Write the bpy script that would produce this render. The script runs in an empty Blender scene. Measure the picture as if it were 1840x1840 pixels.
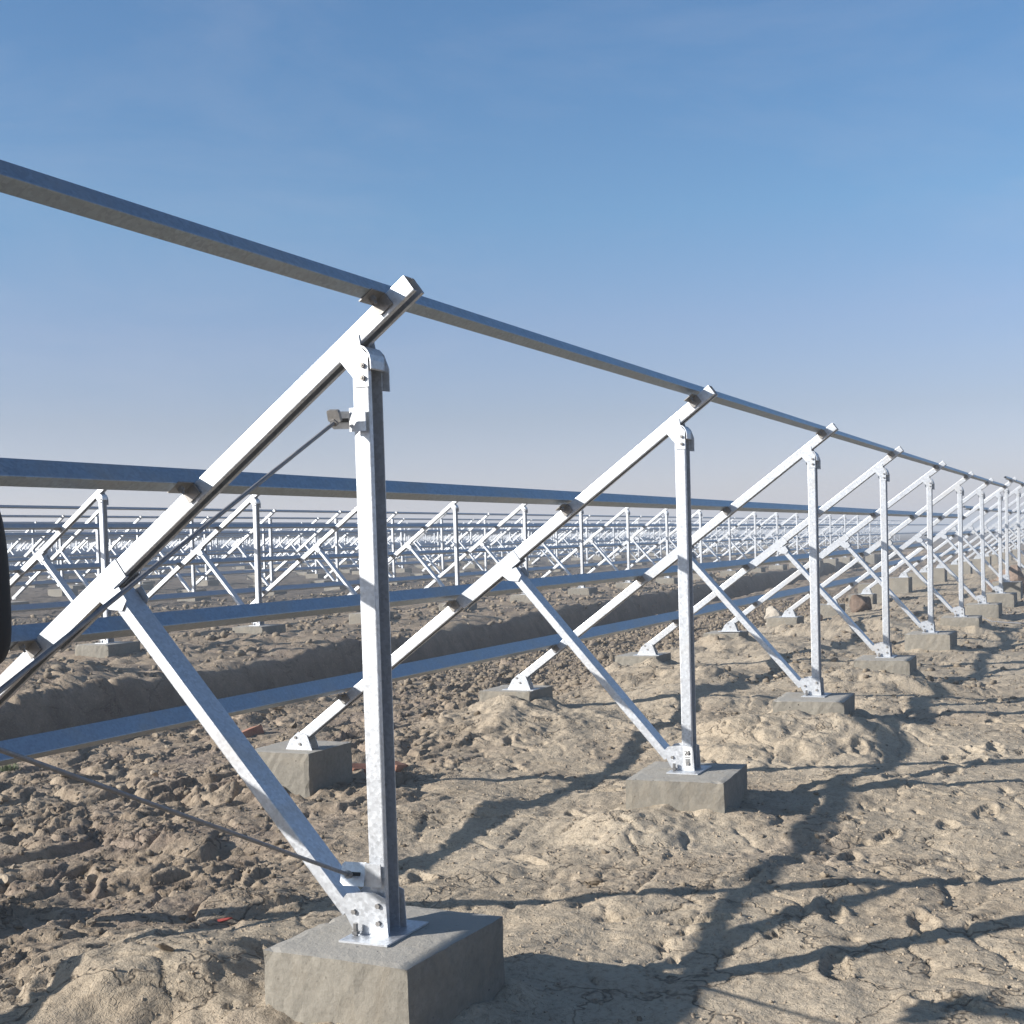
import bpy, math, random
import numpy as np
from mathutils import Vector, Matrix
R=math.radians
random.seed(7); rng=np.random.default_rng(7)
SC=bpy.context.scene; COL=SC.collection

# ------------------------------------------------------------------ camera
CAM=Vector((-3.61992,-2.13341,1.21235)); yaw,pit,rol,FPX,SH=0.4267,-0.04389,-0.02897,2437.82,161.5
fw=Vector((math.cos(yaw)*math.cos(pit),math.sin(yaw)*math.cos(pit),math.sin(pit)))
rt=fw.cross(Vector((0,0,1))).normalized(); up=rt.cross(fw)
r2=rt*math.cos(rol)+up*math.sin(rol); u2=-rt*math.sin(rol)+up*math.cos(rol)
cd=bpy.data.cameras.new('camera'); cam=bpy.data.objects.new('camera',cd); COL.objects.link(cam)
m=Matrix((r2,u2,-fw)).transposed().to_4x4(); m.translation=CAM; cam.matrix_world=m
cd.sensor_width=36; cd.lens=FPX/1840*36; cd.shift_y=SH/1840; cd.clip_start=.02; cd.clip_end=9000
SC.camera=cam

# ------------------------------------------------------------------ sky, sun, exposure
SUN=Vector((-1.55,1.8,1.0)).normalized()
EL=math.asin(SUN.z); AZ=math.atan2(SUN.x,SUN.y)
W=bpy.data.worlds.new('World'); SC.world=W; W.use_nodes=True
nt=W.node_tree; nt.nodes.clear()
sky=nt.nodes.new('ShaderNodeTexSky'); sky.sky_type='NISHITA'; sky.sun_disc=False
sky.sun_elevation=EL; sky.sun_rotation=AZ; sky.altitude=900
sky.air_density=1.0; sky.dust_density=1.4; sky.ozone_density=1.6
bg=nt.nodes.new('ShaderNodeBackground'); bg.inputs['Strength'].default_value=.061
wo=nt.nodes.new('ShaderNodeOutputWorld')
tcw=nt.nodes.new('ShaderNodeTexCoord'); sxw=nt.nodes.new('ShaderNodeSeparateXYZ'); nt.links.new(tcw.outputs['Generated'],sxw.inputs[0])
rw=nt.nodes.new('ShaderNodeValToRGB'); nt.links.new(sxw.outputs[2],rw.inputs[0]); ew=rw.color_ramp.elements
for _ in range(4): ew.new(.5)
for i_,(p_,c_) in enumerate(((0,(1.17,1.05,1.42)),(.09,(1.02,.93,1.08)),(.155,(1.02,1.03,1.20)),(.23,(.86,1.15,1.32)),(.36,(.75,1.14,1.39)),(1,(.80,.98,1.12)))):
    ew[i_].position=p_; ew[i_].color=(c_[0]/2,c_[1]/2,c_[2]/2,1)   # whole-sky colour balance by elevation: a clear, slightly hazy northern sky
mw=nt.nodes.new('ShaderNodeVectorMath'); mw.operation='MULTIPLY'; nt.links.new(sky.outputs[0],mw.inputs[0]); nt.links.new(rw.outputs[0],mw.inputs[1])
mw2=nt.nodes.new('ShaderNodeVectorMath'); mw2.operation='SCALE'; nt.links.new(mw.outputs[0],mw2.inputs[0]); mw2.inputs['Scale'].default_value=2.0
# very thin high cloud, stretched into faint wisps
mpw=nt.nodes.new('ShaderNodeMapping'); mpw.inputs['Scale'].default_value=(1.2,2.2,7.0); mpw.inputs['Rotation'].default_value=(.25,.15,.6); nt.links.new(tcw.outputs['Generated'],mpw.inputs[0])
nzw=nt.nodes.new('ShaderNodeTexNoise'); nzw.inputs['Scale'].default_value=1.6; nzw.inputs['Detail'].default_value=6; nzw.inputs['Roughness'].default_value=.62; nzw.inputs['Distortion'].default_value=.5; nt.links.new(mpw.outputs[0],nzw.inputs['Vector'])
rcw=nt.nodes.new('ShaderNodeValToRGB'); rcw.color_ramp.elements[0].position=.46; rcw.color_ramp.elements[0].color=(0,0,0,1); rcw.color_ramp.elements[1].position=.8; rcw.color_ramp.elements[1].color=(.2,.2,.2,1); nt.links.new(nzw.outputs[0],rcw.inputs[0])
mxw=nt.nodes.new('ShaderNodeMix'); mxw.data_type='RGBA'; nt.links.new(rcw.outputs[0],mxw.inputs[0]); nt.links.new(mw2.outputs[0],mxw.inputs[6]); mxw.inputs[7].default_value=(4.6,5.0,6.2,1)
nt.links.new(mxw.outputs[2],bg.inputs[0]); nt.links.new(bg.outputs[0],wo.inputs[0])
sl=bpy.data.lights.new('sun','SUN'); sl.energy=5.0; sl.angle=R(.55); sl.color=(1,.95,.88)
so=bpy.data.objects.new('sun',sl); COL.objects.link(so); so.rotation_euler=SUN.to_track_quat('Z','Y').to_euler()
so.location=(-20,20,20)
SC.view_settings.view_transform='Standard'; SC.view_settings.look='None'
SC.view_settings.exposure=0.88; SC.view_settings.gamma=1; SC.view_settings.use_curve_mapping=False

# ------------------------------------------------------------------ materials
def mat(name):
    m=bpy.data.materials.new(name); m.use_nodes=True; n=m.node_tree; b=n.nodes['Principled BSDF']; return m,n,b
def nd(n,t,**k):
    x=n.nodes.new(t)
    for a,v in k.items():
        if a in x.inputs: x.inputs[a].default_value=v
        else: setattr(x,a,v)
    return x
def ramp(n,src,stops,interp='LINEAR'):
    r=n.nodes.new('ShaderNodeValToRGB'); r.color_ramp.interpolation=interp
    e=r.color_ramp.elements
    while len(e)<len(stops): e.new(.5)
    for i,(p,c) in enumerate(stops):
        e[i].position=p; e[i].color=(c,c,c,1) if isinstance(c,(int,float)) else (*c,1)
    n.links.new(src,r.inputs[0]); return r.outputs[0]
def mix(n,f,a,b,mode='MIX'):
    x=n.nodes.new('ShaderNodeMix'); x.data_type='RGBA'; x.blend_type=mode
    for s,v in ((0,f),(6,a),(7,b)):
        if isinstance(v,(int,float)): x.inputs[s].default_value=v if s==0 else (v,v,v,1)
        elif isinstance(v,tuple): x.inputs[s].default_value=(*v,1)
        else: n.links.new(v,x.inputs[s])
    return x.outputs[2]
def bump(n,b,h,st,dist,prev=None):
    x=nd(n,'ShaderNodeBump',Strength=st,Distance=dist); n.links.new(h,x.inputs['Height'])
    if prev: n.links.new(prev,x.inputs['Normal'])
    n.links.new(x.outputs[0],b.inputs['Normal']); return x.outputs[0]
def noise(n,scale,detail=4,rough=.55,co=None,dist=0):
    x=nd(n,'ShaderNodeTexNoise',Scale=scale,Detail=detail,Roughness=rough,Distortion=dist)
    if co: n.links.new(co,x.inputs['Vector'])
    return x.outputs[0]
def steel(name,c,metal,rough,dirt=.5):
    m,n,b=mat(name); tc=nd(n,'ShaderNodeTexCoord'); o=tc.outputs['Object']
    s1=noise(n,7,6,.65,o); v=nd(n,'ShaderNodeTexVoronoi',Scale=95.0); n.links.new(o,v.inputs['Vector'])
    f=noise(n,55,4,.65,o); g_=nd(n,'ShaderNodeNewGeometry'); w=noise(n,2.3,6,.7,g_.outputs['Position'],.8)
    sp=nd(n,'ShaderNodeSeparateColor'); n.links.new(v.outputs['Color'],sp.inputs[0])
    base=mix(n,ramp(n,sp.outputs[0],[(0,0.0),(1,1.0)]),tuple(x*.80 for x in c),tuple(min(1,x*1.06) for x in c))
    base=mix(n,ramp(n,s1,[(.35,0.0),(.72,.5)]),base,tuple(x*.82 for x in c))
    dm=ramp(n,w,[(.50,0.0),(.68,dirt)])
    base=mix(n,dm,base,(.33,.29,.235)); base=mix(n,ramp(n,f,[(.60,.0),(.74,dirt)]),base,(.20,.175,.15))
    n.links.new(base,b.inputs['Base Color'])
    mm=nd(n,'ShaderNodeMath',operation='MULTIPLY_ADD'); n.links.new(dm,mm.inputs[0]); mm.inputs[1].default_value=-.9; mm.inputs[2].default_value=metal; n.links.new(mm.outputs[0],b.inputs['Metallic'])
    rr=nd(n,'ShaderNodeMath',operation='MULTIPLY_ADD'); n.links.new(sp.outputs[1],rr.inputs[0]); rr.inputs[1].default_value=.12; rr.inputs[2].default_value=rough-.06; n.links.new(rr.outputs[0],b.inputs['Roughness'])
    p=bump(n,b,s1,.12,.004); bump(n,b,v.outputs['Distance'],.06,.001,p); return m
GALV=steel('galvanized_steel',(.58,.605,.64),.82,.50,.32)
PURL=steel('purlin_steel',(.33,.385,.44),.88,.40,.35)
BOLT=steel('bolt_steel',(.28,.27,.26),.7,.5)
ROD=steel('rod_steel',(.22,.22,.23),.5,.5)
def concrete():
    m,n,b=mat('concrete'); tc=nd(n,'ShaderNodeTexCoord'); g=nd(n,'ShaderNodeNewGeometry'); o=g.outputs['Position']
    a=noise(n,3.2,6,.65,o,.6); f=noise(n,38,5,.7,o); h=noise(n,190,2,.6,o)
    c=mix(n,ramp(n,a,[(.3,0.0),(.7,1.0)]),(.165,.152,.128),(.245,.226,.19))
    c=mix(n,ramp(n,f,[(.3,.45),(.6,.0)]),c,(.10,.09,.072))
    # dust lying on the upper face, form-side staining on the rest
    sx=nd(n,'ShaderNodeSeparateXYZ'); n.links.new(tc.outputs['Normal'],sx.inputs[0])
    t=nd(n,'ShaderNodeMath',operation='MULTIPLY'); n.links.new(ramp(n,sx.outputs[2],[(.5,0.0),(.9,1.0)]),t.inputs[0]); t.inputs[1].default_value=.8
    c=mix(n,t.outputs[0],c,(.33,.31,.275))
    v=nd(n,'ShaderNodeTexVoronoi',Scale=26.0); n.links.new(o,v.inputs['Vector'])
    pit=ramp(n,v.outputs['Distance'],[(.05,0.0),(.13,1.0)])
    c=mix(n,mix(n,ramp(n,a,[(.45,0.0),(.6,.8)]),0.0,1.0),c,mix(n,pit,(.12,.11,.09),c))
    vb=nd(n,'ShaderNodeTexVoronoi',Scale=15.0); n.links.new(o,vb.inputs['Vector']); hole=ramp(n,vb.outputs['Distance'],[(.06,0.0),(.10,1.0)])
    hg=ramp(n,noise(n,2.1,3,.5,o),[(.42,1.0),(.55,0.0)]); hole=mix(n,hg,1.0,hole)
    c=mix(n,hole,(.05,.045,.038),c); st=noise(n,1.4,5,.7,o,1.5); c=mix(n,ramp(n,st,[(.5,0.0),(.72,.7)]),c,(.25,.215,.165))
    n.links.new(c,b.inputs['Base Color']); b.inputs['Roughness'].default_value=.92
    pb=bump(n,b,hole,.9,.006)
    p=bump(n,b,f,.55,.008,pb); bump(n,b,h,.35,.002,p); return m
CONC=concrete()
def soil(name,rubble=False):
    m,n,b=mat(name); g=nd(n,'ShaderNodeNewGeometry'); o=g.outputs['Position']
    big=noise(n,.55,4,.6,o,.4); mid=noise(n,4.5,7,.66,o,.5); fine=noise(n,42,5,.7,o); vf=noise(n,260,2,.6,o)
    sand=(.40,.332,.245); tan=(.33,.27,.197); brown=(.19,.147,.107); pale=(.465,.398,.305)
    at=nd(n,'ShaderNodeAttribute'); at.attribute_name='rough'
    c=mix(n,ramp(n,mid,[(.32,0.0),(.66,1.0)]),tan,sand)
    c=mix(n,ramp(n,big,[(.38,0.0),(.62,.55)]),c,pale)
    rb=mix(n,ramp(n,mid,[(.3,0.0),(.7,1.0)]),brown,(.36,.29,.213))
    rb=mix(n,ramp(n,noise(n,1.7,5,.6,o),[(.5,0.0),(.7,.6)]),rb,(.24,.185,.155))
    c=mix(n,at.outputs['Fac'],c,rb)
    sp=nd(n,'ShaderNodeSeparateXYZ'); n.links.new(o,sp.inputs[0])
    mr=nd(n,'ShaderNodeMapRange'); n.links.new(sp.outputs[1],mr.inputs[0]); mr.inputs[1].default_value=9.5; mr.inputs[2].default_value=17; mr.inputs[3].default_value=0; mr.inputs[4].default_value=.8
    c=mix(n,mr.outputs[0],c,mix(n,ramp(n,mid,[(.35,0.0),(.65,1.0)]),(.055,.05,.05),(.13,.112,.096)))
    ad=nd(n,'ShaderNodeAttribute'); ad.attribute_name='ditch_shade'   # shade on the ditch walls and floor, painted into the soil colour
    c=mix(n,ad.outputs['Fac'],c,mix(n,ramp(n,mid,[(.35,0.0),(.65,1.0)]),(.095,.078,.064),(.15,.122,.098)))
    c=mix(n,ramp(n,fine,[(.28,.6),(.5,.0)]),c,(.105,.083,.063))
    c=mix(n,ramp(n,fine,[(.56,.0),(.82,.5)]),c,(.50,.445,.365))
    # wandering drying cracks
    w=nd(n,'ShaderNodeTexNoise',Scale=3.0,Detail=4.0,Roughness=.6); n.links.new(o,w.inputs['Vector'])
    add=nd(n,'ShaderNodeVectorMath',operation='MULTIPLY_ADD'); n.links.new(w.outputs['Color'],add.inputs[0]); add.inputs[1].default_value=(.55,.55,.55); n.links.new(o,add.inputs[2])
    v=nd(n,'ShaderNodeTexVoronoi',feature='DISTANCE_TO_EDGE',Scale=2.1); n.links.new(add.outputs[0],v.inputs['Vector'])
    v2=nd(n,'ShaderNodeTexVoronoi',feature='DISTANCE_TO_EDGE',Scale=8.5); n.links.new(add.outputs[0],v2.inputs['Vector'])
    k1=ramp(n,v.outputs[0],[(.0,.0),(.022,1.0)]); k2=ramp(n,v2.outputs[0],[(.0,.72),(.018,1.0)])
    gate=ramp(n,noise(n,1.1,3,.5,o),[(.47,1.0),(.56,.0)])
    gate2=ramp(n,noise(n,2.6,3,.5,o),[(.44,1.0),(.54,.0)])
    cr=mix(n,gate,1.0,k1); cr2=mix(n,gate2,1.0,k2); ck=mix(n,1.0,cr,cr2,'MULTIPLY')
    sv=nd(n,'ShaderNodeTexVoronoi',Scale=34.0); n.links.new(add.outputs[0],sv.inputs['Vector']); sk=ramp(n,sv.outputs['Distance'],[(.10,1.0),(.17,0.0)])
    sg=mix(n,ramp(n,noise(n,2.2,3,.6,o),[(.48,0.0),(.62,.75)]),0.0,sk); c=mix(n,sg,c,(.11,.085,.065))   # scattered straw and grit
    c=mix(n,ck,mix(n,.6,c,(.06,.045,.035)),c)
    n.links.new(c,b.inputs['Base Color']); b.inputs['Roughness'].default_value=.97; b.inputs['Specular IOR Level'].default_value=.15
    p=bump(n,b,mid,.55,.03); p=bump(n,b,ck,.8,.012,p); p=bump(n,b,fine,.9,.012,p); p=bump(n,b,noise(n,110,3,.6,o),.7,.005,p); bump(n,b,vf,.5,.0025,p); return m
SOIL=soil('dry_soil')
def stone(name,c1,c2):
    m,n,b=mat(name); tc=nd(n,'ShaderNodeTexCoord'); g=nd(n,'ShaderNodeNewGeometry'); o=g.outputs['Position']
    a=noise(n,11,6,.65,o); f=noise(n,90,4,.7,o); i=nd(n,'ShaderNodeObjectInfo')
    c=mix(n,ramp(n,a,[(.3,0.0),(.7,1.0)]),c1,c2); c=mix(n,ramp(n,f,[(.3,.5),(.55,0.0)]),c,tuple(x*.4 for x in c1))
    hs=nd(n,'ShaderNodeHueSaturation'); n.links.new(c,hs.inputs['Color'])
    n.links.new(ramp(n,i.outputs['Random'],[(0,.65),(1,1.25)]),hs.inputs['Value'])
    n.links.new(hs.outputs[0],b.inputs['Base Color']); b.inputs['Roughness'].default_value=.95; b.inputs['Specular IOR Level'].default_value=.15
    p=bump(n,b,a,.6,.015); bump(n,b,f,.5,.004,p); return m
CLOD=stone('dry_clod',(.20,.16,.12),(.34,.285,.215)); ROCK=stone('brown_rock',(.13,.095,.075),(.24,.18,.14)); BRICK=stone('red_brick',(.25,.11,.075),(.36,.20,.14))
def plain(name,c,rough=.8,metal=0):
    m,n,b=mat(name); tc=nd(n,'ShaderNodeTexCoord'); f=noise(n,35,4,.6,tc.outputs['Object'])
    n.links.new(mix(n,ramp(n,f,[(.3,0.0),(.7,1.0)]),tuple(x*.8 for x in c),c),b.inputs['Base Color']); b.inputs['Roughness'].default_value=rough; b.inputs['Metallic'].default_value=metal
    bump(n,b,f,.3,.004); return m
COAT=plain('black_cloth',(.010,.010,.012),.85); TROU=plain('dark_trousers',(.02,.022,.03),.9); SKIN=plain('skin',(.42,.25,.17),.55)
HAIR=plain('black_hair',(.012,.010,.009),.6); WHITE=plain('sticker_white',(.75,.75,.74),.6); INK=plain('ink',(.02,.02,.02),.6)
REDM=plain('red_cloth',(.32,.05,.04),.8); GRASS=plain('grass_green',(.06,.10,.025),.8); BOOT=plain('boot',(.05,.035,.025),.7)

# ------------------------------------------------------------------ mesh helpers
class MB:
    def __init__(s): s.v=[]; s.f=[]
    def add(s,v,f):
        k=len(s.v); s.v+= [tuple(x) for x in v]; s.f+=[[i+k for i in q] for q in f]; return s
    def box(s,a,b):
        (x0,y0,z0),(x1,y1,z1)=a,b
        return s.add([(x0,y0,z0),(x1,y0,z0),(x1,y1,z0),(x0,y1,z0),(x0,y0,z1),(x1,y0,z1),(x1,y1,z1),(x0,y1,z1)],
          [[0,3,2,1],[4,5,6,7],[0,1,5,4],[1,2,6,5],[2,3,7,6],[3,0,4,7]])
    def sweep(s,outline,p0,p1,A,B):
        """closed outline [(a,b)] in axes A,B swept from p0 to p1"""
        p0,p1,A,B=map(Vector,(p0,p1,A,B)); n=len(outline)
        area=sum(outline[i][0]*outline[(i+1)%n][1]-outline[(i+1)%n][0]*outline[i][1] for i in range(n))
        if (A.cross(B)).dot(p1-p0)*area<0: outline=outline[::-1]
        v=[p0+A*a+B*b for a,b in outline]+[p1+A*a+B*b for a,b in outline]
        f=[[i,(i+1)%n,(i+1)%n+n,i+n] for i in range(n)]+[list(range(n-1,-1,-1)),list(range(n,2*n))]
        return s.add(v,f)
    def plate(s,poly,x0,x1): return s.sweep(poly,(x0,0,0),(x1,0,0),(0,1,0),(0,0,1))
    def rod(s,p0,p1,r,n=8):
        p0,p1=Vector(p0),Vector(p1); d=(p1-p0).normalized(); A=d.orthogonal().normalized(); B=d.cross(A)
        return s.sweep([(r*math.cos(2*PI*i/n),r*math.sin(2*PI*i/n)) for i in range(n)],p0,p1,A,B)
    def mesh(s,name,m):
        me=bpy.data.meshes.new(name); me.from_pydata(s.v,[],s.f); me.materials.append(m); me.update(); return me
PI=math.pi
def link(name,me,parent=None,loc=(0,0,0)):
    o=bpy.data.objects.new(name,me); COL.objects.link(o); o.location=loc
    if parent: o.parent=parent
    return o
def tag(o,label=None,cat=None,group=None,kind=None):
    for k,v in (('label',label),('category',cat),('group',group),('kind',kind)):
        if v: o[k]=v
    return o
def empty(name,loc):
    o=bpy.data.objects.new(name,None); COL.objects.link(o); o.location=loc; o.empty_display_size=.1; return o
def copy_tree(o,parent=None):
    c=o.copy(); COL.objects.link(c)
    if parent: c.parent=parent
    for ch in o.children: copy_tree(ch,c)
    return c
def roundp(pts,r,seg=2):
    out=[];n=len(pts)
    for i in range(n):
        p=Vector(pts[i]);a=Vector(pts[i-1]);b=Vector(pts[(i+1)%n]); rr=min(r,(a-p).length*.45,(b-p).length*.45)
        if rr<.0012: out.append(tuple(p)); continue
        q0=p+(a-p).normalized()*rr;q1=p+(b-p).normalized()*rr
        for k in range(seg+1):
            t=k/seg; out.append(tuple(q0*(1-t)**2+p*2*t*(1-t)+q1*t*t))
    return out
def csec(d,h,l,t=.003,r=.004):
    """C section: web on b axis at a=0, flanges d deep, height h, lips l; opens to +a"""
    return roundp([(0,0),(d,0),(d,l),(d-t,l),(d-t,t),(t,t),(t,h-t),(d-t,h-t),(d-t,h-l),(d,h-l),(d,h),(0,h)],r)

# ------------------------------------------------------------------ terrain
def h2(ix,iy,s):
    n=(ix.astype(np.int64)*374761393+iy.astype(np.int64)*668265263+s*1442695041)&0xffffffff
    n=((n^(n>>13))*1274126177)&0xffffffff; n=(n^(n>>16))&0xffffffff
    n=(n*2246822519)&0xffffffff; n=n^(n>>15); return (n&0xffffff)/float(0xffffff)
def perlin(x,y,s):
    ix=np.floor(x);iy=np.floor(y);fx=x-ix;fy=y-iy
    u=fx*fx*fx*(fx*(fx*6-15)+10);v=fy*fy*fy*(fy*(fy*6-15)+10);r=[]
    for dx in(0,1):
        for dy in(0,1):
            a=h2(ix+dx,iy+dy,s)*2*PI; r.append(np.cos(a)*(fx-dx)+np.sin(a)*(fy-dy))
    return ((r[0]*(1-v)+r[1]*v)*(1-u)+(r[2]*(1-v)+r[3]*v)*u)*1.4
def fbm(x,y,s,o=4,g=.5):
    t=0;a=1
    for k in range(o): t=t+a*perlin(x,y,s+k); x=x*2.03+3.1;y=y*2.03+1.7;a*=g
    return t
def worley(x,y,s):
    ix=np.floor(x);iy=np.floor(y); f1=np.full(x.shape,9.);f2=f1.copy(); a=np.zeros(x.shape);b=a.copy();dx1=a.copy();dy1=a.copy();c=a.copy()
    for i in(-1,0,1):
        for j in(-1,0,1):
            cx=ix+i;cy=iy+j;px=cx+h2(cx,cy,s);py=cy+h2(cx,cy,s+1);dx=x-px;dy=y-py;d=np.sqrt(dx*dx+dy*dy)
            n=d<f1; f2=np.where(n,f1,np.minimum(f2,d)); f1=np.where(n,d,f1)
            dx1=np.where(n,dx,dx1);dy1=np.where(n,dy,dy1)
            a=np.where(n,h2(cx,cy,s+2),a);b=np.where(n,h2(cx,cy,s+3),b);c=np.where(n,h2(cx,cy,s+4),c)
    return f1,f2,dx1,dy1,a,b,c
def sst(e0,e1,x):
    t=np.clip((x-e0)/(e1-e0),0,1); return t*t*(3-2*t)
S=3.2556
MOUNDS=[(2.75,.15,.32,.13),(2.9,-.55,.3,.05),(5.85,.15,.60,.19),(6.1,-.45,.3,.07),(9.15,.1,.65,.17),(.05,.80,.42,.13),(4.2,-.75,.35,.05),(7.6,-.3,.5,.05),(3.2,1.6,.6,.06),(1.6,.55,.4,.03),
        (6.0,2.3,.65,.17),(9.2,2.2,.8,.16),(12.6,2.2,.8,.18),(7.6,1.4,.8,.07),(11,1.2,.9,.10),(7.0,8.2,1.0,.16),(12.,8.0,1.2,.10),(16,1.0,1.5,.15),(1.9,-1.75,.6,.035)]
_r=random.Random(5)
FOOT=[(x_+_r.uniform(-.2,.2),-.85-.35*(k%2)*.6-_r.uniform(0,.5),_r.uniform(-.25,.35)) for k,x_ in enumerate(np.arange(.9,9,.42))]+[(_r.uniform(.6,7),_r.uniform(-1.7,-.3),_r.uniform(-3,3)) for k in range(8)]+[(_r.uniform(1.2,6),_r.uniform(.3,1.6),_r.uniform(-3,3)) for k in range(9)]
def terrain(x,y,detail=True):
    x=np.asarray(x,float); y=np.asarray(y,float)
    base=-.265+.23*sst(5,9,y)+.0105*np.maximum(y-9.3,0)*(y<400)+(y>=400)*4.1
    base=base+.10*sst(20,28,x)*sst(6,0,y)
    base=base+.045*fbm(x*.45,y*.45,3,3)+.02*fbm(x*1.6,y*1.6,9,3)
    mm=0*x
    for mx,my,r,a in MOUNDS:
        k=(np.abs(x-mx)<3.2*r)&(np.abs(y-my)<3.2*r)
        if not k.any(): continue
        xk=x[k]; yk=y[k]
        wx=xk+.20*r*fbm(xk*2.2,yk*2.2,31,4)*2;wy=yk+.20*r*fbm(xk*2.2,yk*2.2,41,4)*2
        gq=np.exp(-((wx-mx)**2+(wy-my)**2)/(r*r)); base[k]+=a*gq
        if a>.1 and my<5: mm[k]=np.maximum(mm[k],gq)
    base=base+sst(3.6,6.0,x)*(x<80)*np.exp(-((y-1.1)/1.5)**2)*(.075+.06*fbm(x*.6,y*.9,95,3))
    # loose backfill thrown up against the blocks
    k=(x>-.7)&(x<20.5)&(y>-.8)&(y<3.3)
    if k.any():
        xk=x[k]; yk=y[k]; xm=(xk-.05+1.6278)%3.2556-1.6278; pn=.045+.05*perlin(xk*5,yk*5,91); q=0
        for yy in(0,2.53):
            d=np.hypot(np.maximum(np.abs(xm)-.3,0),np.maximum(np.abs(yk-yy)-.26,0)); q=q+pn*np.exp(-(d/.10)**2)
        base[k]+=q
    # drainage ditch behind the first row
    wy=y-.045*(x-8)*(x>8)*1.0-.12*perlin(x*.8,x*0+.3,77)-.05*perlin(x*3.1,x*0+.3,78)
    far=7.25
    d=sst(5.3,6.1,wy)*(1-sst(far-.42,far,wy)); base=base-.72*d*(x<80)
    rough=sst(.5,1.9,y+.6*fbm(x*.5,y*.5,55,2)-.22*np.maximum(x-1.2,0)*(y<3.2))*.9+.06
    rough=np.clip(rough+.35*sst(.1,.5,fbm(x*.7,y*.7,65,3)),0,1)
    rough=rough*sst(-2.2,-.6,y+.3*perlin(x,y,5))*.97+.03
    rough=rough*(1-.75*mm)
    if not detail: return base,rough
    # clod slabs at three scales
    z=base
    far_=None
    for sc,amp,tilt,sd in ((2.4,.062,1.0,101),(5.6,.040,1.3,201),(13,.019,1.3,301),(27,.008,1.2,501)):
        wx=x+.22/sc*2*fbm(x*sc*.6,y*sc*.6,sd+50,2)*1.4; wy2=y+.22/sc*2*fbm(x*sc*.6,y*sc*.6,sd+60,2)*1.4
        f1,f2,dx,dy,a,b,c=worley(wx*sc*.58+wy2*sc*.12,wy2*sc*1.25,sd)
        e=sst(.0,.22,f2-f1); hh=(a-.45)+tilt*((b-.5)*dx+(c-.5)*dy)
        k=rough*sst(.25,.62,h2(np.floor((x*sc)*.5),np.floor((y*sc)*.5),sd+9)*.0+.5+.9*fbm(x*1.1,y*1.1,sd+5,2))
        z=z+amp*k*(hh*e-.55*(1-e))
    # trampled smoother part: shallow dents and cracks
    sm=1-rough
    f1,f2,dx,dy,a,b,c=worley(x*1.5+.5*fbm(x*1.3,y*1.3,401,3),y*2.3+.5*fbm(x*1.3,y*1.3,411,3),421)
    gate=sst(.0,.25,fbm(x*.9,y*.9,431,2)+.1)
    z=z+sm*(-.016*gate*np.exp(-((f2-f1)/.035)**2)+.010*(a-.5)*sst(0,.2,f2-f1))
    pk=fbm(x*6,y*9,441,3); z=z-.024*sst(.46,.66,pk)*sst(.05,.4,fbm(x*1.3,y*1.3,447,2))+.010*sm*fbm(x*3.5,y*5,451,3)
    z=z+.0045*fbm(x*18,y*18,461,3)
    for px_,py_,a_ in FOOT:
        ca,sa=math.cos(a_),math.sin(a_); m_=(np.abs(x-px_)<.3)&(np.abs(y-py_)<.3)
        if not m_.any(): continue
        u_=((x[m_]-px_)*ca+(y[m_]-py_)*sa)/.14; v_=(-(x[m_]-px_)*sa+(y[m_]-py_)*ca)/(.052-.012*np.tanh(u_*0+((x[m_]-px_)*ca+(y[m_]-py_)*sa)/.1))
        q_=np.sqrt(u_*u_+v_*v_); z[m_]+=-.015*(1-sst(.75,1.0,q_))+.008*np.exp(-((q_-1.15)/.2)**2)+.003*(q_<.85)*np.sign(np.sin(u_*16))
    return z,rough
def grow(a,b,step,far,g):
    xs=list(np.arange(a,b,step)); s=step; x=xs[-1]
    while x<far: s*=g; x+=s; xs.append(x)
    return xs
xs=grow(-1.2,6.5,.0145,3500,1.013); lo=[];s=.02;x=-1.2
while x>-400: s*=1.25; x-=s; lo.append(x)
xs=np.array(lo[::-1]+xs)
ys=grow(-2.2,4.2,.0135,3500,1.014); lo=[];s=.02;x=-2.2
while x>-400: s*=1.22; x-=s; lo.append(x)
ys=np.array(lo[::-1]+ys)
def grid_mesh(name,xs,ys,m):
    X,Y=np.meshgrid(xs,ys,indexing='ij'); Z,Rg=terrain(X,Y)
    nx,ny=X.shape; me=bpy.data.meshes.new(name)
    me.vertices.add(nx*ny); me.vertices.foreach_set('co',np.stack([X,Y,Z],-1).astype(np.float32).ravel())
    i=np.arange((nx-1)*(ny-1)); a=(i//(ny-1))*ny+i%(ny-1)
    q=np.stack([a,a+ny,a+ny+1,a+1],-1).astype(np.int32)
    me.loops.add(q.size); me.loops.foreach_set('vertex_index',q.ravel())
    me.polygons.add(len(q)); me.polygons.foreach_set('loop_start',np.arange(0,q.size,4,dtype=np.int32)); me.polygons.foreach_set('loop_total',np.full(len(q),4,np.int32))
    me.polygons.foreach_set('use_smooth',np.ones(len(q),bool))
    me.update(calc_edges=True); at=me.attributes.new('rough','FLOAT','POINT'); at.data.foreach_set('value',Rg.astype(np.float32).ravel())
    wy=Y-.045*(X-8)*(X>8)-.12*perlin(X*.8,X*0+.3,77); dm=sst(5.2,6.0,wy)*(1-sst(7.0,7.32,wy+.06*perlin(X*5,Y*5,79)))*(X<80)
    a2=me.attributes.new('ditch_shade','FLOAT','POINT'); a2.data.foreach_set('value',dm.astype(np.float32).ravel())
    me.materials.append(m); return me
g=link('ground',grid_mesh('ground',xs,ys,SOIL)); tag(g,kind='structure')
print('ground verts',len(xs)*len(ys))
def gz(x,y,detail=True):
    z,_=terrain(np.array([float(x)]),np.array([float(y)]),detail); return float(z[0])

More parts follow.
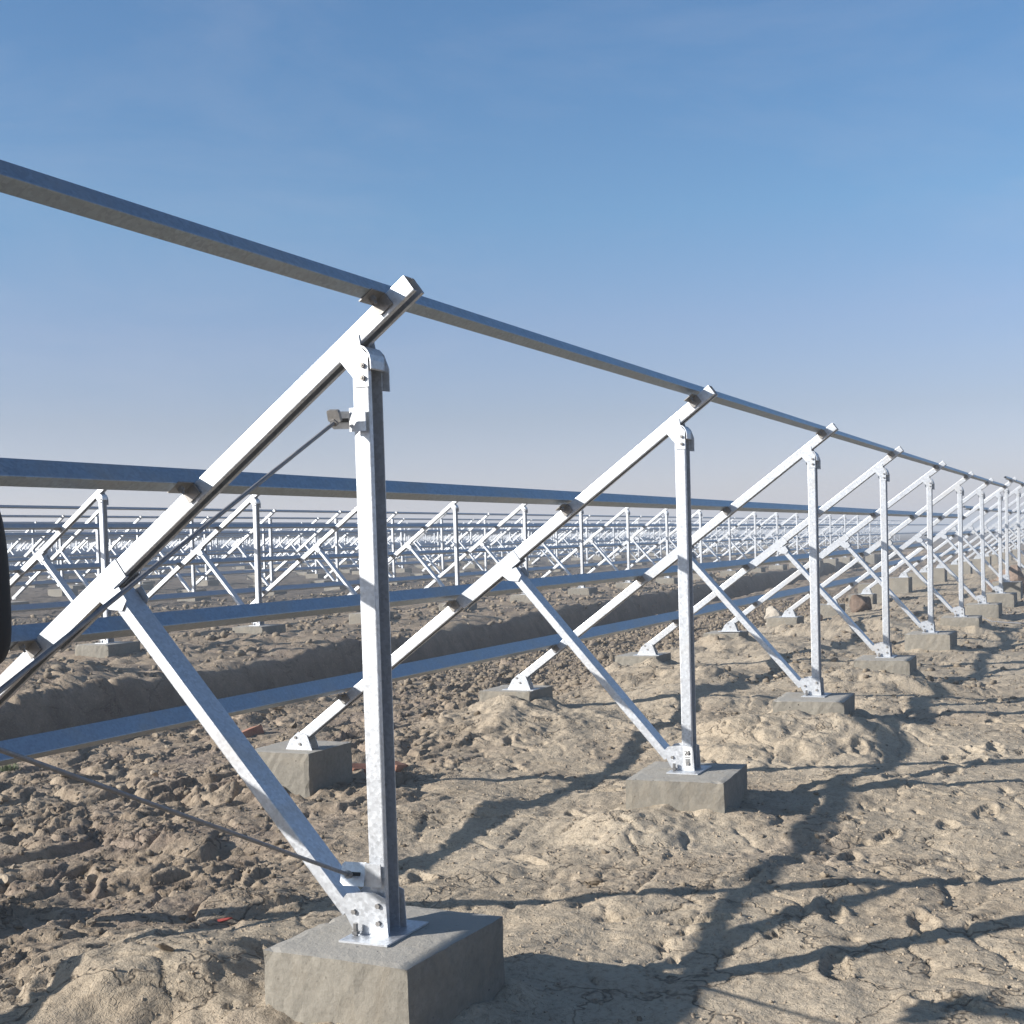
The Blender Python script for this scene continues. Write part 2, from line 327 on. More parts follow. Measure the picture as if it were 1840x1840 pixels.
# ------------------------------------------------------------------ support frames
TH=.63232; ct,st,tt=math.cos(TH),math.sin(TH),math.tan(TH)
SL=Vector((0,ct,-st)); NU=Vector((0,st,ct)); HR=1.906
def rz(y): return HR-y*tt
def rp(y,off=0,x=0): v=Vector((x,y,rz(y)))+NU*off; return v
POSTSEC=roundp([(0,0),(.056,0),(.056,.02),(.053,.02),(.053,.003),(.003,.003),(.003,.083),(.056,.083),(.056,.086),(0,.086)],.004)
def frame_parts(tip=-.16,cl0=0):
    P={}
    P['post']=MB().sweep(POSTSEC,(0,.028,.006),(0,.028,1.80),(0,-1,0),(1,0,0)).mesh('post',GALV)
    # rafter, open below
    P['rafter']=MB().sweep(csec(.060,.068,.018),rp(tip),rp(2.47),-NU,(1,0,0)).mesh('rafter',GALV)
    e=Vector((0,-.75,.661)); sd=Vector((0,-.661,-.75)) # strut axis pointing down towards the post foot
    p0=Vector((-.010,1.015,1.069)); p1=Vector((-.010,.125,.055))
    o=e*.042
    P['strut']=MB().sweep(csec(.042,.104,.016),p0+o,p1+o,-e,(1,0,0)).mesh('strut',GALV)
    b=MB().sweep(roundp([(0,0),(.079,0),(.079,.076),(.062,.076),(.062,.073),(.076,.073),(.076,.003),(.003,.003),(.003,.073),(.017,.073),(.017,.076),(0,.076)],.002,1),
        rp(.975,.004,-.0045),rp(1.335,.004,-.0045),(1,0,0),-NU)
    P['sleeve']=b.mesh('sleeve',GALV)
    # ears that drop from the sleeve to hold the strut
    ear=[(1.05,1.06),(.955,1.10),(.925,1.055),(.945,1.02),(1.0,1.025)]
    P['strut_bracket']=[MB().plate(ear,a_,a_+.004).mesh('strut_bracket',GALV) for a_ in(-.0165,.0975)]
    hp=[(.070,1.835),(.070,1.785),(.022,1.728),(.022,1.70),(-.030,1.70),(-.030,1.795),(-.006,1.823),(.0,1.86)]
    P['head_bracket']=[MB().plate(hp,-.0042,-.0006).mesh('head_bracket',GALV)]; hb=MB()
    hp2=[(.070,1.835),(.055,1.73),(.022,1.70),(-.052,1.69),(-.052,1.76),(-.035,1.805),(-.006,1.825),(.0,1.86)]
    hb.plate(hp2,.0866,.0905)
    arc=[(-.006,1.826),(-.018,1.822),(-.028,1.812),(-.036,1.798),(-.040,1.78),(-.041,1.755)]
    hb.sweep(arc+[(a+.003,b-.004) for a,b in arc[::-1]],(-.0042,0,0),(.0905,0,0),(0,1,0),(0,0,1))
    P['head_bracket'].append(hb.mesh('head_bracket',GALV))
    gp=[(.128,.100),(.075,.006),(-.044,.006),(-.038,.125),(.0,.140),(.035,.139),(.10,.130)]
    P['gusset']=[MB().plate(gp,a_,a_+.004).mesh('gusset',GALV) for a_ in(-.0195,.0965)]
    P['base_plate']=MB().box((-.10,-.085,0),(.17,.085,.006)).mesh('base_plate',GALV)
    B_=[]
    for y,z in((-.012,1.727),(-.012,1.765)): B_.append(MB().rod((-.0125,y,z),(-.0042,y,z),.0085,6).rod((-.015,y,z),(-.0126,y,z),.004,6))
    for y,z in((-.012,.100),(-.012,.045),(.075,.075)): B_.append(MB().rod((-.028,y,z),(-.0195,y,z),.0085,6))
    B_.append(MB().rod((-.04,.06,.006),(-.04,.06,.045),.008,6).rod((-.04,.06,.012),(-.04,.06,.022),.014,6))
    B_.append(MB().rod((-.014,2.42,.06),(-.0075,2.42,.06),.0085,6)); B_.append(MB().rod((-.014,2.45,.10),(-.0075,2.45,.10),.0085,6))
    P['bolt']=[x_.mesh('bolt',BOLT) for x_ in B_]
    cm=[]
    for y in PY[cl0:]:
        c=rp(y); m_=MB(); a=SL*.5
        # angle cleat: leg under the purlin, leg on the rafter side
        for lo_,hi_,n0,n1 in(((-.075),( -.0045),-.004,.0),):
            q=[(-.028,-.004),(.028,-.004),(.028,0),(-.028,0)]
            m_.sweep(q,c+Vector((-.085,0,0)),c+Vector((-.0046,0,0)),SL,NU)
            m_.sweep([(-.028,-.045),(.028,-.045),(.028,-.004),(-.028,-.004)],c+Vector((-.0085,0,0)),c+Vector((-.0046,0,0)),SL,NU)
            m_.rod(c+Vector((-.05,0,0))-NU*.018,c+Vector((-.05,0,0))-NU*.004,.011,6).rod(c+Vector((-.05,0,0))-NU*.03,c+Vector((-.05,0,0))-NU*.004,.005,6)
        cm.append(m_.mesh('purlin_cleat',BOLT))
    P['purlin_cleat']=cm
    # foot
    ft=[(2.535,.006),(2.33,.006),(2.345,.05),(2.37,.115),(2.43,.135),(2.49,.085)]
    P['foot_bracket']=[MB().plate(ft,a_,a_+.004).mesh('foot_bracket',GALV) for a_ in(-.0075,.0705)]
    P['foot_plate']=MB().box((-.04,2.29,0),(.11,2.57,.006)).mesh('foot_plate',GALV)
    return P
PY=[-.075,.66,1.365,2.11]
FP=frame_parts(); FP2=frame_parts(-.035,1)
def make_frame(FP,keys):
    r=empty('support_frame',(0,0,0))
    for k in keys:
        for me in (FP[k] if isinstance(FP[k],list) else [FP[k]]): link(k,me,r)
    return r
ALLK=('post','rafter','strut','sleeve','strut_bracket','head_bracket','gusset','base_plate','foot_bracket','foot_plate','bolt','purlin_cleat')
SRC={}
def place_frame(x,y,z,label,group,kind='near'):
    if kind in SRC: o=copy_tree(SRC[kind])
    else:
        o=SRC[kind]=make_frame(FP if kind=='near' else FP2 if kind=='second' else FP, ALLK if kind!='far' else ('post','rafter','strut','sleeve'))
    o.location=(x,y,z); tag(o,label,'support frame',group)
    if x>5: o.rotation_euler=(R(random.gauss(0,.25)),R(random.gauss(0,.3)),R(random.gauss(0,.5)))
    return o

# ------------------------------------------------------------------ concrete blocks
def block_mesh(seed,sx=.6,sy=.52,h=.62):
    """rough cast block with worn arrises, top at z=0"""
    r=np.random.default_rng(seed); n=(17,15,13); me=MB(); idx={}
    def vid(i,j,k):
        if (i,j,k) not in idx:
            x=-sx/2+sx*i/(n[0]-1);y=-sy/2+sy*j/(n[1]-1);z=-h+h*k/(n[2]-1)
            # pull corners in a little
            e=(i in(0,n[0]-1))+(j in(0,n[1]-1))+(k==n[2]-1)
            q=.003+.004*abs(float(perlin(np.array([(x+y)*9+seed*7.3]),np.array([z*9+x*4]),5)[0])) if e>=2 else 0
            if e>=2:
                if r.random()<.03: q+=.006
            x-=math.copysign(q,x)*(i in(0,n[0]-1)); y-=math.copysign(q,y)*(j in(0,n[1]-1)); z-=q*.8*(k==n[2]-1)
            x+=r.normal()*.0013;y+=r.normal()*.0013;z+=r.normal()*.0004*(k==n[2]-1)
            idx[i,j,k]=len(me.v); me.v.append((x,y,z))
        return idx[i,j,k]
    for i in range(n[0]-1):
        for j in range(n[1]-1): me.f.append([vid(i,j,n[2]-1),vid(i+1,j,n[2]-1),vid(i+1,j+1,n[2]-1),vid(i,j+1,n[2]-1)])
    for k in range(n[2]-1):
        for i in range(n[0]-1):
            me.f.append([vid(i,0,k),vid(i+1,0,k),vid(i+1,0,k+1),vid(i,0,k+1)]); J=n[1]-1
            me.f.append([vid(i+1,J,k),vid(i,J,k),vid(i,J,k+1),vid(i+1,J,k+1)])
        for j in range(n[1]-1):
            me.f.append([vid(0,j+1,k),vid(0,j,k),vid(0,j,k+1),vid(0,j+1,k+1)]); I=n[0]-1
            me.f.append([vid(I,j,k),vid(I,j+1,k),vid(I,j+1,k+1),vid(I,j,k+1)])
    return me.mesh('concrete_block',CONC)
BM=[block_mesh(i) for i in range(4)]; nb=[0]
BFR=[block_mesh(20+i,.5,.46) for i in range(3)]
BF=MB().box((-.3,-.26,-.5),(.3,.26,0)).mesh('concrete_block_far',CONC)
def place_block(x,y,z,label,group,far=False,rot=None,front=False):
    o=link('concrete_block',BF if far else BFR[nb[0]%3] if front else BM[nb[0]%4],None,(x,y,z)); nb[0]+=1
    o.rotation_euler=(0,0,rot if rot is not None else random.uniform(-.03,.03)+ (PI if nb[0]%3==0 else 0)); return tag(o,label,'concrete block',group)

# ------------------------------------------------------------------ purlins
PSZ=[(.043,.053),(.046,.067),(.052,.068),(.05,.092)]; PSECS=[csec(a_,b_,.016) for a_,b_ in PSZ]
def purlin(x0,x1,k,Y,Z,label,group,z1=None):
    c=rp(PY[k],.0005)-SL*.025; s=Vector((x0,Y,Z)); e=Vector((x1,Y,Z if z1 is None else z1)); L=e-s
    me=MB().sweep(PSECS[k],c,c+L,SL,NU).mesh('purlin',PURL)
    # a few punched holes read as dark dots on the near runs
    o=link('purlin',me,None,s); return tag(o,label,'purlin',group)

ORD=['nearest','second','third','fourth','fifth','sixth','seventh','eighth','ninth','tenth']
G1='white steel frames of the nearest row'
DZ={1:0,2:-.026,3:0,4:0,5:0,6:-.01,7:.0,8:.02,9:.03,0:0}
place_frame(-S,0,0,'steel frame out of view at the left end of the bracing rods',G1)
LBL={1:'largest white steel frame, nearest the camera, its post left of centre',
 2:'second white steel frame of the nearest row, with a small sticker at its foot',
 3:'third white steel frame of the nearest row, its foot half buried in the pale mound',
 4:'fourth white steel frame along the nearest row, its block top level with the soil',
 5:'fifth white steel frame along the nearest row, before the block with a dark side',
 6:'sixth white steel frame along the nearest row, small and pale, on a low block',
 7:'seventh white steel frame along the nearest row, beside the heaped soil',
 8:'eighth and last frame under the long top purlin of the nearest row'}
for i in range(1,9):
    place_frame((i-1)*S,0,DZ[i],LBL[i],G1)
GB='concrete blocks under the nearest row'
place_block(-S+.03,0,0,'concrete block out of view behind the nearest one',GB)
place_block(-S+.03,2.5,0,'concrete block out of view at the front of the first bay',GB)
for i in range(1,9):
    bx={1:.04,2:-.005,3:-.06,4:-.05,5:.03}.get(i,0)
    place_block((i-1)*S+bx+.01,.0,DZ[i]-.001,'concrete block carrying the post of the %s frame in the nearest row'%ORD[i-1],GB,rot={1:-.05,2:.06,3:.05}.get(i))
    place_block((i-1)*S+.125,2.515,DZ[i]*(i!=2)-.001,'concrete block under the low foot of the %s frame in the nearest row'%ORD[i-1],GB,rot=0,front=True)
PN=['top','upper middle','lower middle','lowest']
for k,y in enumerate(PY):
    purlin(-S-.5,23.15,k,0,(-.002,-.006,0,0)[k],'%s steel purlin of the nearest row, running left edge to far right'%PN[k],'purlins of the nearest row',z1=.0)
ORDN=lambda i:{-2:'outside the frame',-1:'just outside the picture'}.get(i,('first','second','third','fourth','fifth','sixth','seventh','eighth','ninth','tenth','eleventh','twelfth','thirteenth','fourteenth','fifteenth','sixteenth','seventeenth','eighteenth')[max(i,0)])
# second table of the nearest row, beyond the gap
GT='pale frames beyond the gap in the nearest row'
for i in range(12):
    place_frame(24.3+i*S,0,.17+.008*i,'small pale frame, %s beyond the gap at the far right of the nearest row'%ORDN(i),GT)
    for yy,w_ in((0,'post'),(2.545,'low')): place_block(24.3+i*S+.03,yy,.169+.008*i,'small block under %s end of %s frame beyond the gap'%(w_,ORDN(i)),GT+', blocks',far=True,rot=0)
for k,y in enumerate(PY):
    purlin(23.4,24.3+12*S,k,0,.17,'%s purlin beyond the gap at the far right end of the nearest row'%PN[k],'purlins beyond the gap',z1=.27)

# second row: no top purlin yet
G2='white frames of the second row'; nf=0
R2Y,R2S,R2X=9.3,3.2,9.45
for i in range(-2,18):
    x=R2X+i*R2S
    lb={0:'second row frame at the far left, seen through the nearest frame',1:'second row frame standing left of the nearest post',2:'second row frame partly behind the nearest post',3:'second row frame just right of the nearest post'}.get(i,'white frame standing %s from the left in the second row'%ORDN(i))
    place_frame(x,R2Y,.12,lb,G2,'second')
    w_='standing %s from the left in the second row'%ORDN(i) if i>=0 else 'of the second row outside the picture at left'
    place_block(x+.03,R2Y,.119,'concrete block under the post '+w_,'blocks of the second row')
    place_block(x+.1,R2Y+2.545,.119,'concrete block under the rafter foot '+w_,'front blocks of the second row',far=True)
for k,y in enumerate(PY):
    if k: purlin(R2X-3*R2S,R2X+30*R2S,k,R2Y,.12,'%s purlin of the second row, which has no top purlin yet'%PN[k],'purlins of the second row')

# further rows
count=9+12+20; stuffV=MB()
def far_boxes(mb,x,y,z):
    """a complete but plain frame: post, rafter, strut as closed bars"""
    mb.box((x,y-.028,z),(x+.086,y+.028,z+1.8))
    mb.sweep([(0,0),(.068,0),(.068,.06),(0,.06)],Vector((x,y,z))+rp(-.16),Vector((x,y,z))+rp(2.47),(1,0,0),-NU)
    mb.sweep([(0,0),(.09,0),(.09,.05),(0,.05)],Vector((x,y+.985,z+1.035)),Vector((x,y+.125,z+.055)),(1,0,0),(0,-.75,.661))
far=[]; T78=math.tan(.80); WORD={3:'third',4:'fourth',5:'fifth',6:'sixth',7:'seventh',8:'eighth',9:'ninth',10:'tenth',11:'eleventh',12:'twelfth',13:'thirteenth',14:'fourteenth',15:'fifteenth',16:'sixteenth'}
for r in range(3,17):
    Y=R2Y+8.6+(r-3)*6.6; Z=.12+.0105*(Y-9.3)+.01*math.sin(r*2.1); x0=(Y+2.13)/T78-3.62-3; off=random.uniform(0,3.2)
    x=x0-(x0%3.2)+off-3.2; xe=x+ {3:120,4:125,5:130}.get(r,140)
    xs_=[]
    while x<xe: far.append((math.hypot(x,Y),x,Y,Z,r)); xs_.append(x); x+=3.2
    for k,y in enumerate(PY):
        purlin(xs_[0]-1,xs_[-1]+1,k,Y,Z,'%s purlin of the %s row back'%(PN[k],WORD[r]),'purlins of the far rows')
far.sort()
for n,(d,x,Y,Z,r) in enumerate(far):
    if count<300:
        count+=1; place_frame(x,Y,Z,'small white frame in the %s row back, seen through the nearer rows'%WORD[r],'frames of the %s row back'%WORD[r],'far')
    else: far_boxes(stuffV,x,Y,Z)
tag(link('far_support_frames',stuffV.mesh('far_support_frames',GALV)),kind='stuff')
fb=MB(); kb=0
for d,x,Y,Z,r in far:
    for yy in(0,2.545):
        if r<=4 and kb<120: place_block(x+.03,Y+yy,Z,'small block in the %s row back'%WORD[r],'blocks of the far rows',far=True); kb+=1
        else: fb.box((x-.27,Y+yy-.26,Z-.5),(x+.33,Y+yy+.26,Z))
tag(link('far_concrete_blocks',fb.mesh('far_concrete_blocks',CONC)),kind='stuff')

# ------------------------------------------------------------------ bracing rods and their clips on the nearest frame
def rodthing(p0,p1,label):
    t=tag(empty('bracing_rod',p0),label,'bracing rod','cross bracing rods of the first bay'); p0=Vector(p0);p1=Vector(p1);d=(p1-p0).normalized()
    link('rod',MB().rod((0,0,0),p1-p0,.0062,10).mesh('rod',ROD),t)
    for q,s_ in((Vector((0,0,0)),1),(p1-p0,-1)):
        link('nut',MB().rod(q+d*.012*s_,q+d*.030*s_,.0125,6).mesh('nut',BOLT),t)
    return t
rodthing((-.05,.055,1.60),(-S+.15,.0,.17),'dark bracing rod dropping left from the bracket high on the nearest post')
rodthing((-.035,.072,.192),(-S+.15,.0,1.50),'dark bracing rod rising left from the foot of the nearest post')
def clip(z,flip,label):
    t=tag(empty('rod_clip',(0,0,z)),label,'bracket','rod clips on the nearest frame')
    link('post_leg',MB().box((-.0235,-.026,-.036),(-.0195,.03,.036)).mesh('post_leg',GALV),t)
    if not flip: d=Vector((-.10,.995,0)).normalized(); w=Vector((.36,.0,.933)); L_,h_=.082,.037
    else: d=Vector((-.45,.89,0)).normalized(); w=Vector((-.25,-.1,.96)).normalized(); L_,h_=.058,.027
    w=(w-d*w.dot(d)).normalized(); n=d.cross(w).normalized(); o=Vector((-.0216,.03,0))
    link('rod_leg',MB().sweep([(0,-h_),(L_*.85,-h_),(L_,-h_*.7),(L_,h_*.75),(L_*.9,h_),(0,h_)],o-n*.002,o+n*.002,d,w).mesh('rod_leg',GALV),t)
    c=o+d*L_*.5; s_=-1 if n.x>0 else 1
    link('slot',MB().sweep([(-.026,-.006),(.026,-.006),(.026,.006),(-.026,.006)],c+n*s_*.0022,c+n*s_*.0028,d,w).mesh('slot',INK),t)
    if flip: link('seat_plate',MB().sweep(roundp([(-.022,-.02),(.022,-.016),(.02,.02),(-.02,.018)],.006),Vector((-.072,.05,.012)),Vector((-.080,.052,.008)),(.0,1,.0),(-.35,0,.93)).mesh('seat_plate',BOLT),t)
    return t
clip(.195,False,'white folded clip between the strut and the nearest post, just above the block')
clip(1.60,True,'grey folded clip high on the left side of the nearest post')

# sticker on the foot of the second frame
t=tag(empty('paper_label',(S-.0215,-.035,DZ[2]+.02)),'small white label with dark marks at the foot of the second frame','sticker')
link('paper',MB().box((0,.0,.0),(.0015,.05,.115)).mesh('paper',WHITE),t)
mk=MB()
for k in range(7): mk.box((-.001,.012+.004*k,.012),(0,.0135+.004*k,.05))
mk.box((-.001,.012,.055),(0,.04,.058)); link('barcode',mk.mesh('barcode',INK),t)
tx=bpy.data.curves.new('marking','FONT'); tx.body='23'; tx.size=.036; tx.extrude=.0003; tx.materials.append(INK)
_t=bpy.data.objects.new('tmp',tx); COL.objects.link(_t); bpy.context.view_layer.update(); _m=bpy.data.meshes.new_from_object(_t.evaluated_get(bpy.context.evaluated_depsgraph_get())); bpy.data.objects.remove(_t); to=link('marking',_m,t)
to.rotation_euler=Matrix(((0,0,-1),(-1,0,0),(0,1,0))).to_euler(); to.location=(-.0012,.045,.068)

# ------------------------------------------------------------------ loose clods, stones and rubble
def clod_mesh(seed,m,flat=.6,sub=2,name='clod'):
    import bmesh
    bm=bmesh.new(); bmesh.ops.create_icosphere(bm,subdivisions=sub,radius=1); r=np.random.default_rng(seed)
    co=np.array([v.co[:] for v in bm.verts])
    for _ in range(9):
        n=r.normal(size=3); n/=np.linalg.norm(n); d=r.uniform(.45,.85); k=co@n; co=co-np.outer(np.maximum(k-d,0),n)*.9
    s=fbm(co[:,0]*1.7+seed,co[:,1]*1.7+co[:,2],seed,3); co*= (1+.16*s)[:,None]; co*=np.array([1,r.uniform(.6,.95),flat*r.uniform(.7,1.2)])
    for v,c in zip(bm.verts,co): v.co=c
    me=bpy.data.meshes.new(name); bm.to_mesh(me); bm.free(); me.materials.append(m); return me
CM=[clod_mesh(i,CLOD,sub=3) for i in range(8)]
def put_clod(x,y,r,m,label,cat,group,name,sink=.35,rot=None):
    o=link(name,m,None,(x,y,gz(x,y)+r*.55-sink*r)); o.scale=(r,r*random.uniform(.8,1.15),r*random.uniform(.8,1.2))
    o.rotation_euler=(random.uniform(-.5,.5),random.uniform(-.5,.5),random.uniform(0,6.28)) if rot is None else rot
    return tag(o,label,cat,group)
def free(x,y):
    for i in range(8):
        for yy in(0,2.55):
            if abs(x-i*S)<.36 and abs(y-yy)<.34: return False
    return True
n=0
while n<110:
    x=random.uniform(-1,11);y=random.uniform(-1.2,5.2)
    _,rg=terrain(np.array([x]),np.array([y]),False)
    if random.random()>float(rg[0])**1.5+.03 or not free(x,y): continue
    d=math.hypot(x+3.6,y+2.1); r=random.choice((.02,.026,.034,.045,.06))*(.8+d*.04)
    put_clod(x,y,r,CM[n%8],'dry earth clod lying loose on the rough ground','clod','loose clods between the frames','clod',.2); n+=1
RM=[clod_mesh(50+i,ROCK,.8,3) for i in range(3)]
for x,y,r,l in((25.3,.22,.27,'dark brown rock at the right edge behind the track, left of the pair'),(26.0,.02,.36,'dark brown rock cut by the right edge of the picture'),
    (19.0,2.6,.12,'small round dark stone between the fourth and fifth frames'),(21.5,2.3,.36,'dark boulder heap behind the fifth post'),(3.6,2.05,.055,'dark stone beside the low block of the second frame')):
    put_clod(x,y,r,RM[n%3],l,'rock',None,'rock',.1); n+=1
PB=[clod_mesh(80+i,stone('pale_stone',(.5,.44,.36),(.62,.56,.47)),.8,3) for i in range(2)]
put_clod(19.4,3.4,.22,PB[0],'pale rounded stone left of the third post, on the rubble bank','stone',None,'stone'); put_clod(18.2,3.1,.17,PB[1],'smaller pale stone lying against the rounded one','stone',None,'stone')
for x,y,s_,l in((5.2,4.2,.12,'broken red brick behind the strut of the nearest frame'),(4.05,2.48,.11,'reddish brick piece right of the low block of the second frame'),(4.2,2.3,.09,'second reddish brick piece against the first beside the low block')):
    o=link('brick_piece',MB().sweep(roundp([(-1,-.32),(1,-.32),(1,.32),(-1,.32)],.12,2),(0,-.5,0),(0,.5,0),(1,0,0),(0,0,1)).mesh('brick_piece',BRICK),None,(x,y,gz(x,y)+.02)); o.scale=(s_,s_,s_); o.rotation_euler=(.25,.15,x*3); tag(o,l,'brick')
o=link('cloth_scrap',clod_mesh(901,REDM,.3,3),None,(.78,1.18,gz(.78,1.18)+.012)); o.scale=(.05,.014,.02); o.rotation_euler=(0,.1,2.2); tag(o,'small red scrap on the soil left of the biggest block','scrap')
# small rubble too fine to count
def rubble(name,N,m,xr,yr,smin,smax,pw,seed):
    r=np.random.default_rng(seed); ico=clod_mesh(3,m,.75,1); v0=np.array([v.co[:] for v in ico.vertices]); f0=np.array([p.vertices[:] for p in ico.polygons])
    x=r.uniform(*xr,N*4); y=r.uniform(*yr,N*4); _,rg=terrain(x,y,False); k=(r.random(N*4)<rg**pw+.02)
    for i in range(8):
        for yy in(0,2.55): k&=~((abs(x-i*S)<.33)&(abs(y-yy)<.3))
    x=x[k][:N];y=y[k][:N]; z,_=terrain(x,y); n=len(x)
    sz=smin*(smax/smin)**(r.random(n)**1.8); a=r.uniform(0,6.28,n)
    sh=r.uniform(.6,1.35,(n,3))
    V=v0[None]*sz[:,None,None]*sh[:,None,:]; V=V+V[:,:,::-1]*r.uniform(-.3,.3,(n,1,1))
    c,s_=np.cos(a)[:,None],np.sin(a)[:,None]; X=V[:,:,0]*c-V[:,:,1]*s_+x[:,None];Y=V[:,:,0]*s_+V[:,:,1]*c+y[:,None];Z=V[:,:,2]+z[:,None]+sz[:,None]*.15
    F=(f0[None]+np.arange(n)[:,None,None]*len(v0)).reshape(-1,3); co=np.stack([X,Y,Z],-1).reshape(-1,3)
    me=bpy.data.meshes.new(name); me.vertices.add(len(co)); me.vertices.foreach_set('co',co.astype(np.float32).ravel())
    me.loops.add(F.size); me.loops.foreach_set('vertex_index',F.astype(np.int32).ravel()); me.polygons.add(len(F))
    me.polygons.foreach_set('loop_start',np.arange(0,F.size,3,dtype=np.int32)); me.polygons.foreach_set('loop_total',np.full(len(F),3,np.int32)); me.update(calc_edges=True)
    me.materials.append(m); return tag(link(name,me),kind='stuff')
rubble('rubble',8000,CLOD,(-1,14),(-1.6,5.3),.004,.026,1.6,11)
rubble('gravel',7000,CLOD,(8,26),(-1.5,5.3),.012,.06,1.2,12)
rubble('far_rubble',5000,CLOD,(3,40),(7.4,17),.02,.09,.6,13)

rubble('crumbs',9000,CLOD,(-.3,9),(-2.1,1.8),.0022,.011,0,21)
# grass tufts
def tuft(x,y,n,h,label,seed):
    r=random.Random(seed); mb=MB()
    for i in range(n):
        a=r.uniform(0,6.28);d=r.uniform(0,.09);b=Vector((d*math.cos(a),d*math.sin(a),0)); l=Vector((math.cos(a)*.5*h*r.random(),math.sin(a)*.5*h*r.random(),h*r.uniform(.5,1))); w=Vector((-math.sin(a),math.cos(a),0))*.003
        mb.add([b-w,b+w,b+l*.6+w*.6,b+l*.6-w*.6,b+l],[[0,1,2,3],[3,2,4]])
    tag(link('grass_tuft',mb.mesh('grass_tuft',GRASS),None,(x,y,gz(x,y))),label,'grass tuft')
tuft(3.47,5.0,140,.09,'green grass tuft at the left edge under the lowest purlin',1)

# bent wire lying at the right edge
cu=bpy.data.curves.new('wire','CURVE'); cu.dimensions='3D'; cu.bevel_depth=.012; cu.bevel_resolution=2; cu.materials.append(ROD)
pts=[(21.3,.34),(19.6,.16),(18.7,-.2),(18.2,-.72),(17.9,-1.2)]
sp=cu.splines.new('POLY'); sp.points.add(len(pts)-1)
for p,(x,y) in zip(sp.points,pts): p.co=(x,y,gz(x,y)+.03,1)
_t=bpy.data.objects.new('tmp',cu); COL.objects.link(_t); bpy.context.view_layer.update(); _m=bpy.data.meshes.new_from_object(_t.evaluated_get(bpy.context.evaluated_depsgraph_get())); bpy.data.objects.remove(_t); o=link('bent_wire',_m); tag(o,'dark bent wire lying on the track at the right edge','wire')

# ------------------------------------------------------------------ person in black at the left edge
def skin_obj(name,verts,edges,radii,m,parent,root=0,sub=2):
    me=bpy.data.meshes.new(name); me.from_pydata(verts,edges,[]); o=link(name,me,parent); me.materials.append(m)
    o.modifiers.new('skin','SKIN'); s_=o.modifiers.new('sub','SUBSURF'); s_.levels=s_.render_levels=sub
    for i,v in enumerate(me.skin_vertices[0].data):
        rr=radii[i]; v.radius=(rr,rr) if not isinstance(rr,tuple) else rr; v.use_root=(i==root)
    for p in me.polygons: p.use_smooth=True
    dg=bpy.context.evaluated_depsgraph_get(); ev=bpy.data.meshes.new_from_object(o.evaluated_get(dg)); o.modifiers.clear(); o.data=ev
    if not ev.materials: ev.materials.append(m)
    for p in ev.polygons: p.use_smooth=True
    return o
px,py=-1.559,.299
per=tag(empty('person',(px,py,-.265)),'person in a black coat, cut off by the left edge of the picture','person')
# local axes: the person faces along +x (down the row); right side is -y
V=[(0,0,.93),(0,0,1.12),(.0,0,1.32),(0,0,1.46),(.02,0,1.55),(.0,-.12,1.45),(.0,-.185,1.43),(-.02,-.20,1.13),(.2,-.14,1.14),(.30,-.10,1.10),
   (0,.12,1.45),(.0,.185,1.43),(-.02,.20,1.17),(.2,.16,1.10),(.30,.10,1.10),(0,-.09,.88),(.01,-.10,.50),(0,-.10,.12),(0,.09,.88),(.01,.11,.50),(0,.12,.12)]
E_=[(0,1),(1,2),(2,3),(3,4),(3,5),(5,6),(6,7),(7,8),(8,9),(3,10),(10,11),(11,12),(12,13),(13,14),(0,15),(15,16),(16,17),(0,18),(18,19),(19,20)]
Rr=[.15,.135,.15,.12,.06,.085,.07,.052,.042,.032,.085,.07,.052,.042,.032,.10,.07,.05,.10,.07,.05]
skin_obj('coat_and_trousers',V,E_,Rr,COAT,per)
hd=skin_obj('head',[(.015,0,1.52),(.02,0,1.60),(.03,0,1.68),(.02,0,1.745)],[(0,1),(1,2),(2,3)],[.055,.068,.085,.065],SKIN,per,1)
fc=MB(); fc.add([(.112,-.012,1.65),(.112,.012,1.65),(.138,0,1.652),(.105,0,1.69)],[[0,1,2],[1,3,2],[3,0,2],[0,3,1]]); link('nose',fc.mesh('nose',SKIN),hd)
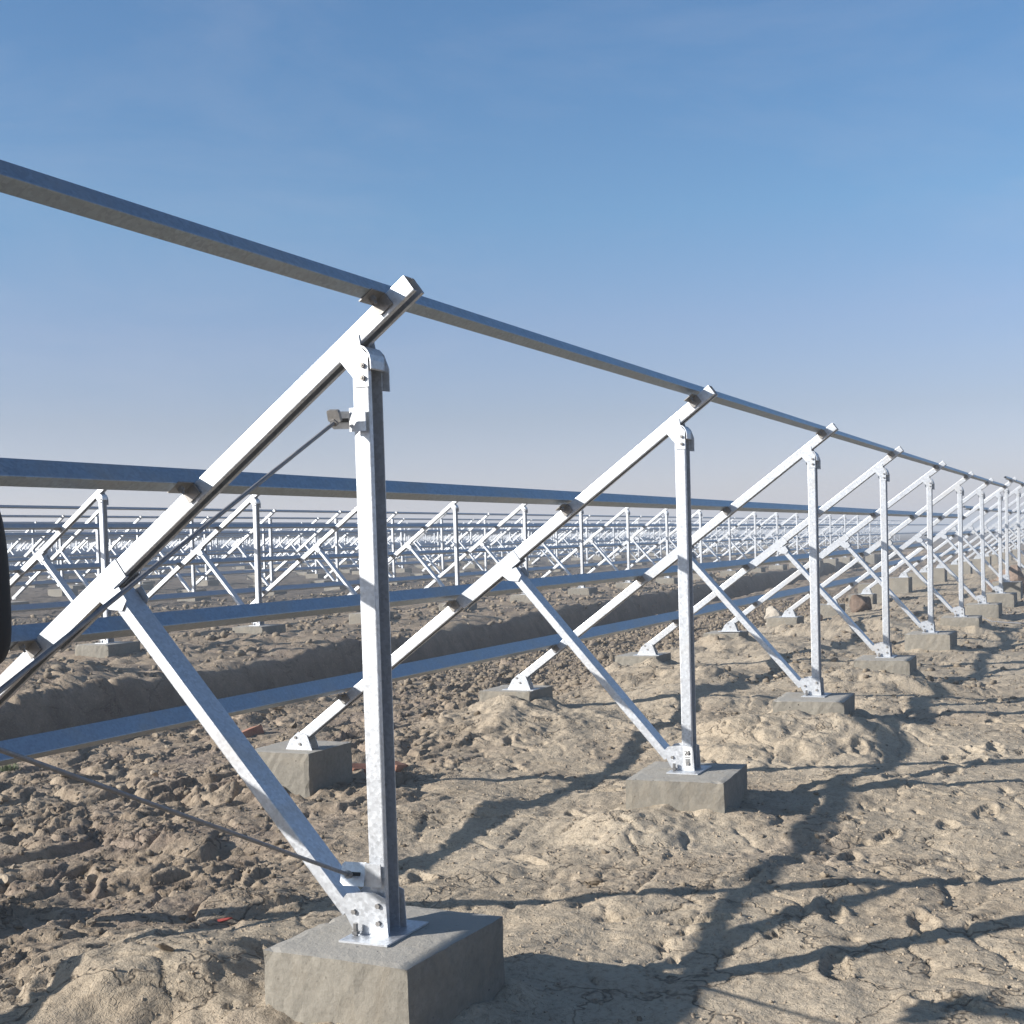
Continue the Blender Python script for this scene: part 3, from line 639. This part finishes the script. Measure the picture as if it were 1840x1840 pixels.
for s_ in(-1,1):
    link('eye',MB().rod((.098,.03*s_,1.69),(.108,.03*s_,1.69),.009,8).mesh('eye',INK),hd); link('ear',MB().box((.01,.082*s_-.008,1.65),(.04,.082*s_+.008,1.70)).mesh('ear',SKIN),hd)
link('mouth',MB().box((.10,-.022,1.612),(.108,.022,1.618)).mesh('mouth',REDM),hd)
skin_obj('hair',[(-.02,0,1.66),(-.005,0,1.72),(.02,0,1.765)],[(0,1),(1,2)],[.08,.088,.07],HAIR,hd,1)
for s_ in(-1,1):
    h=skin_obj('hand',[(.30,.10*s_,1.10),(.35,.075*s_,1.12),(.37,.06*s_,1.13)],[(0,1),(1,2)],[.026,.033,.03],SKIN,per,1)
    for k in range(4):
        z=1.145-.017*k; L=(.05,.058,.054,.042)[k]
        skin_obj('finger',[(.375,.055*s_,z),(.375+L*.6,.035*s_,z-.004),(.372+L*.75,.012*s_,z-.008)],[(0,1),(1,2)],[.0095,.0085,.0075],SKIN,h,0,1)
    skin_obj('finger',[(.345,.06*s_,1.15),(.365,.035*s_,1.17),(.385,.02*s_,1.175)],[(0,1),(1,2)],[.011,.010,.008],SKIN,h,0,1)
    link('boot',MB().sweep(roundp([(-.09,0),(.19,0),(.19,.05),(.05,.09),(.03,.14),(-.08,.14)],.03,3),(0,.10*s_-.045,-.01),(0,.10*s_+.045,-.01),(1,0,0),(0,0,1)).mesh('boot',BOOT),per)
per.rotation_euler=(0,0,R(48)); per.scale=(1.12,1.12,1.12)

# ------------------------------------------------------------------ thin dusty air
hm=bpy.data.materials.new('haze_air'); hm.use_nodes=True; hn=hm.node_tree; hn.nodes.clear()
ho=hn.nodes.new('ShaderNodeOutputMaterial'); hv=hn.nodes.new('ShaderNodeVolumePrincipled'); hv.inputs['Density'].default_value=.0038; hv.inputs['Color'].default_value=(.90,.93,.97,1); hv.inputs['Anisotropy'].default_value=.2
hn.links.new(hv.outputs[0],ho.inputs['Volume'])
tag(link('haze',MB().box((-420,-420,-12),(3800,3800,7)).mesh('haze',hm)),kind='stuff')
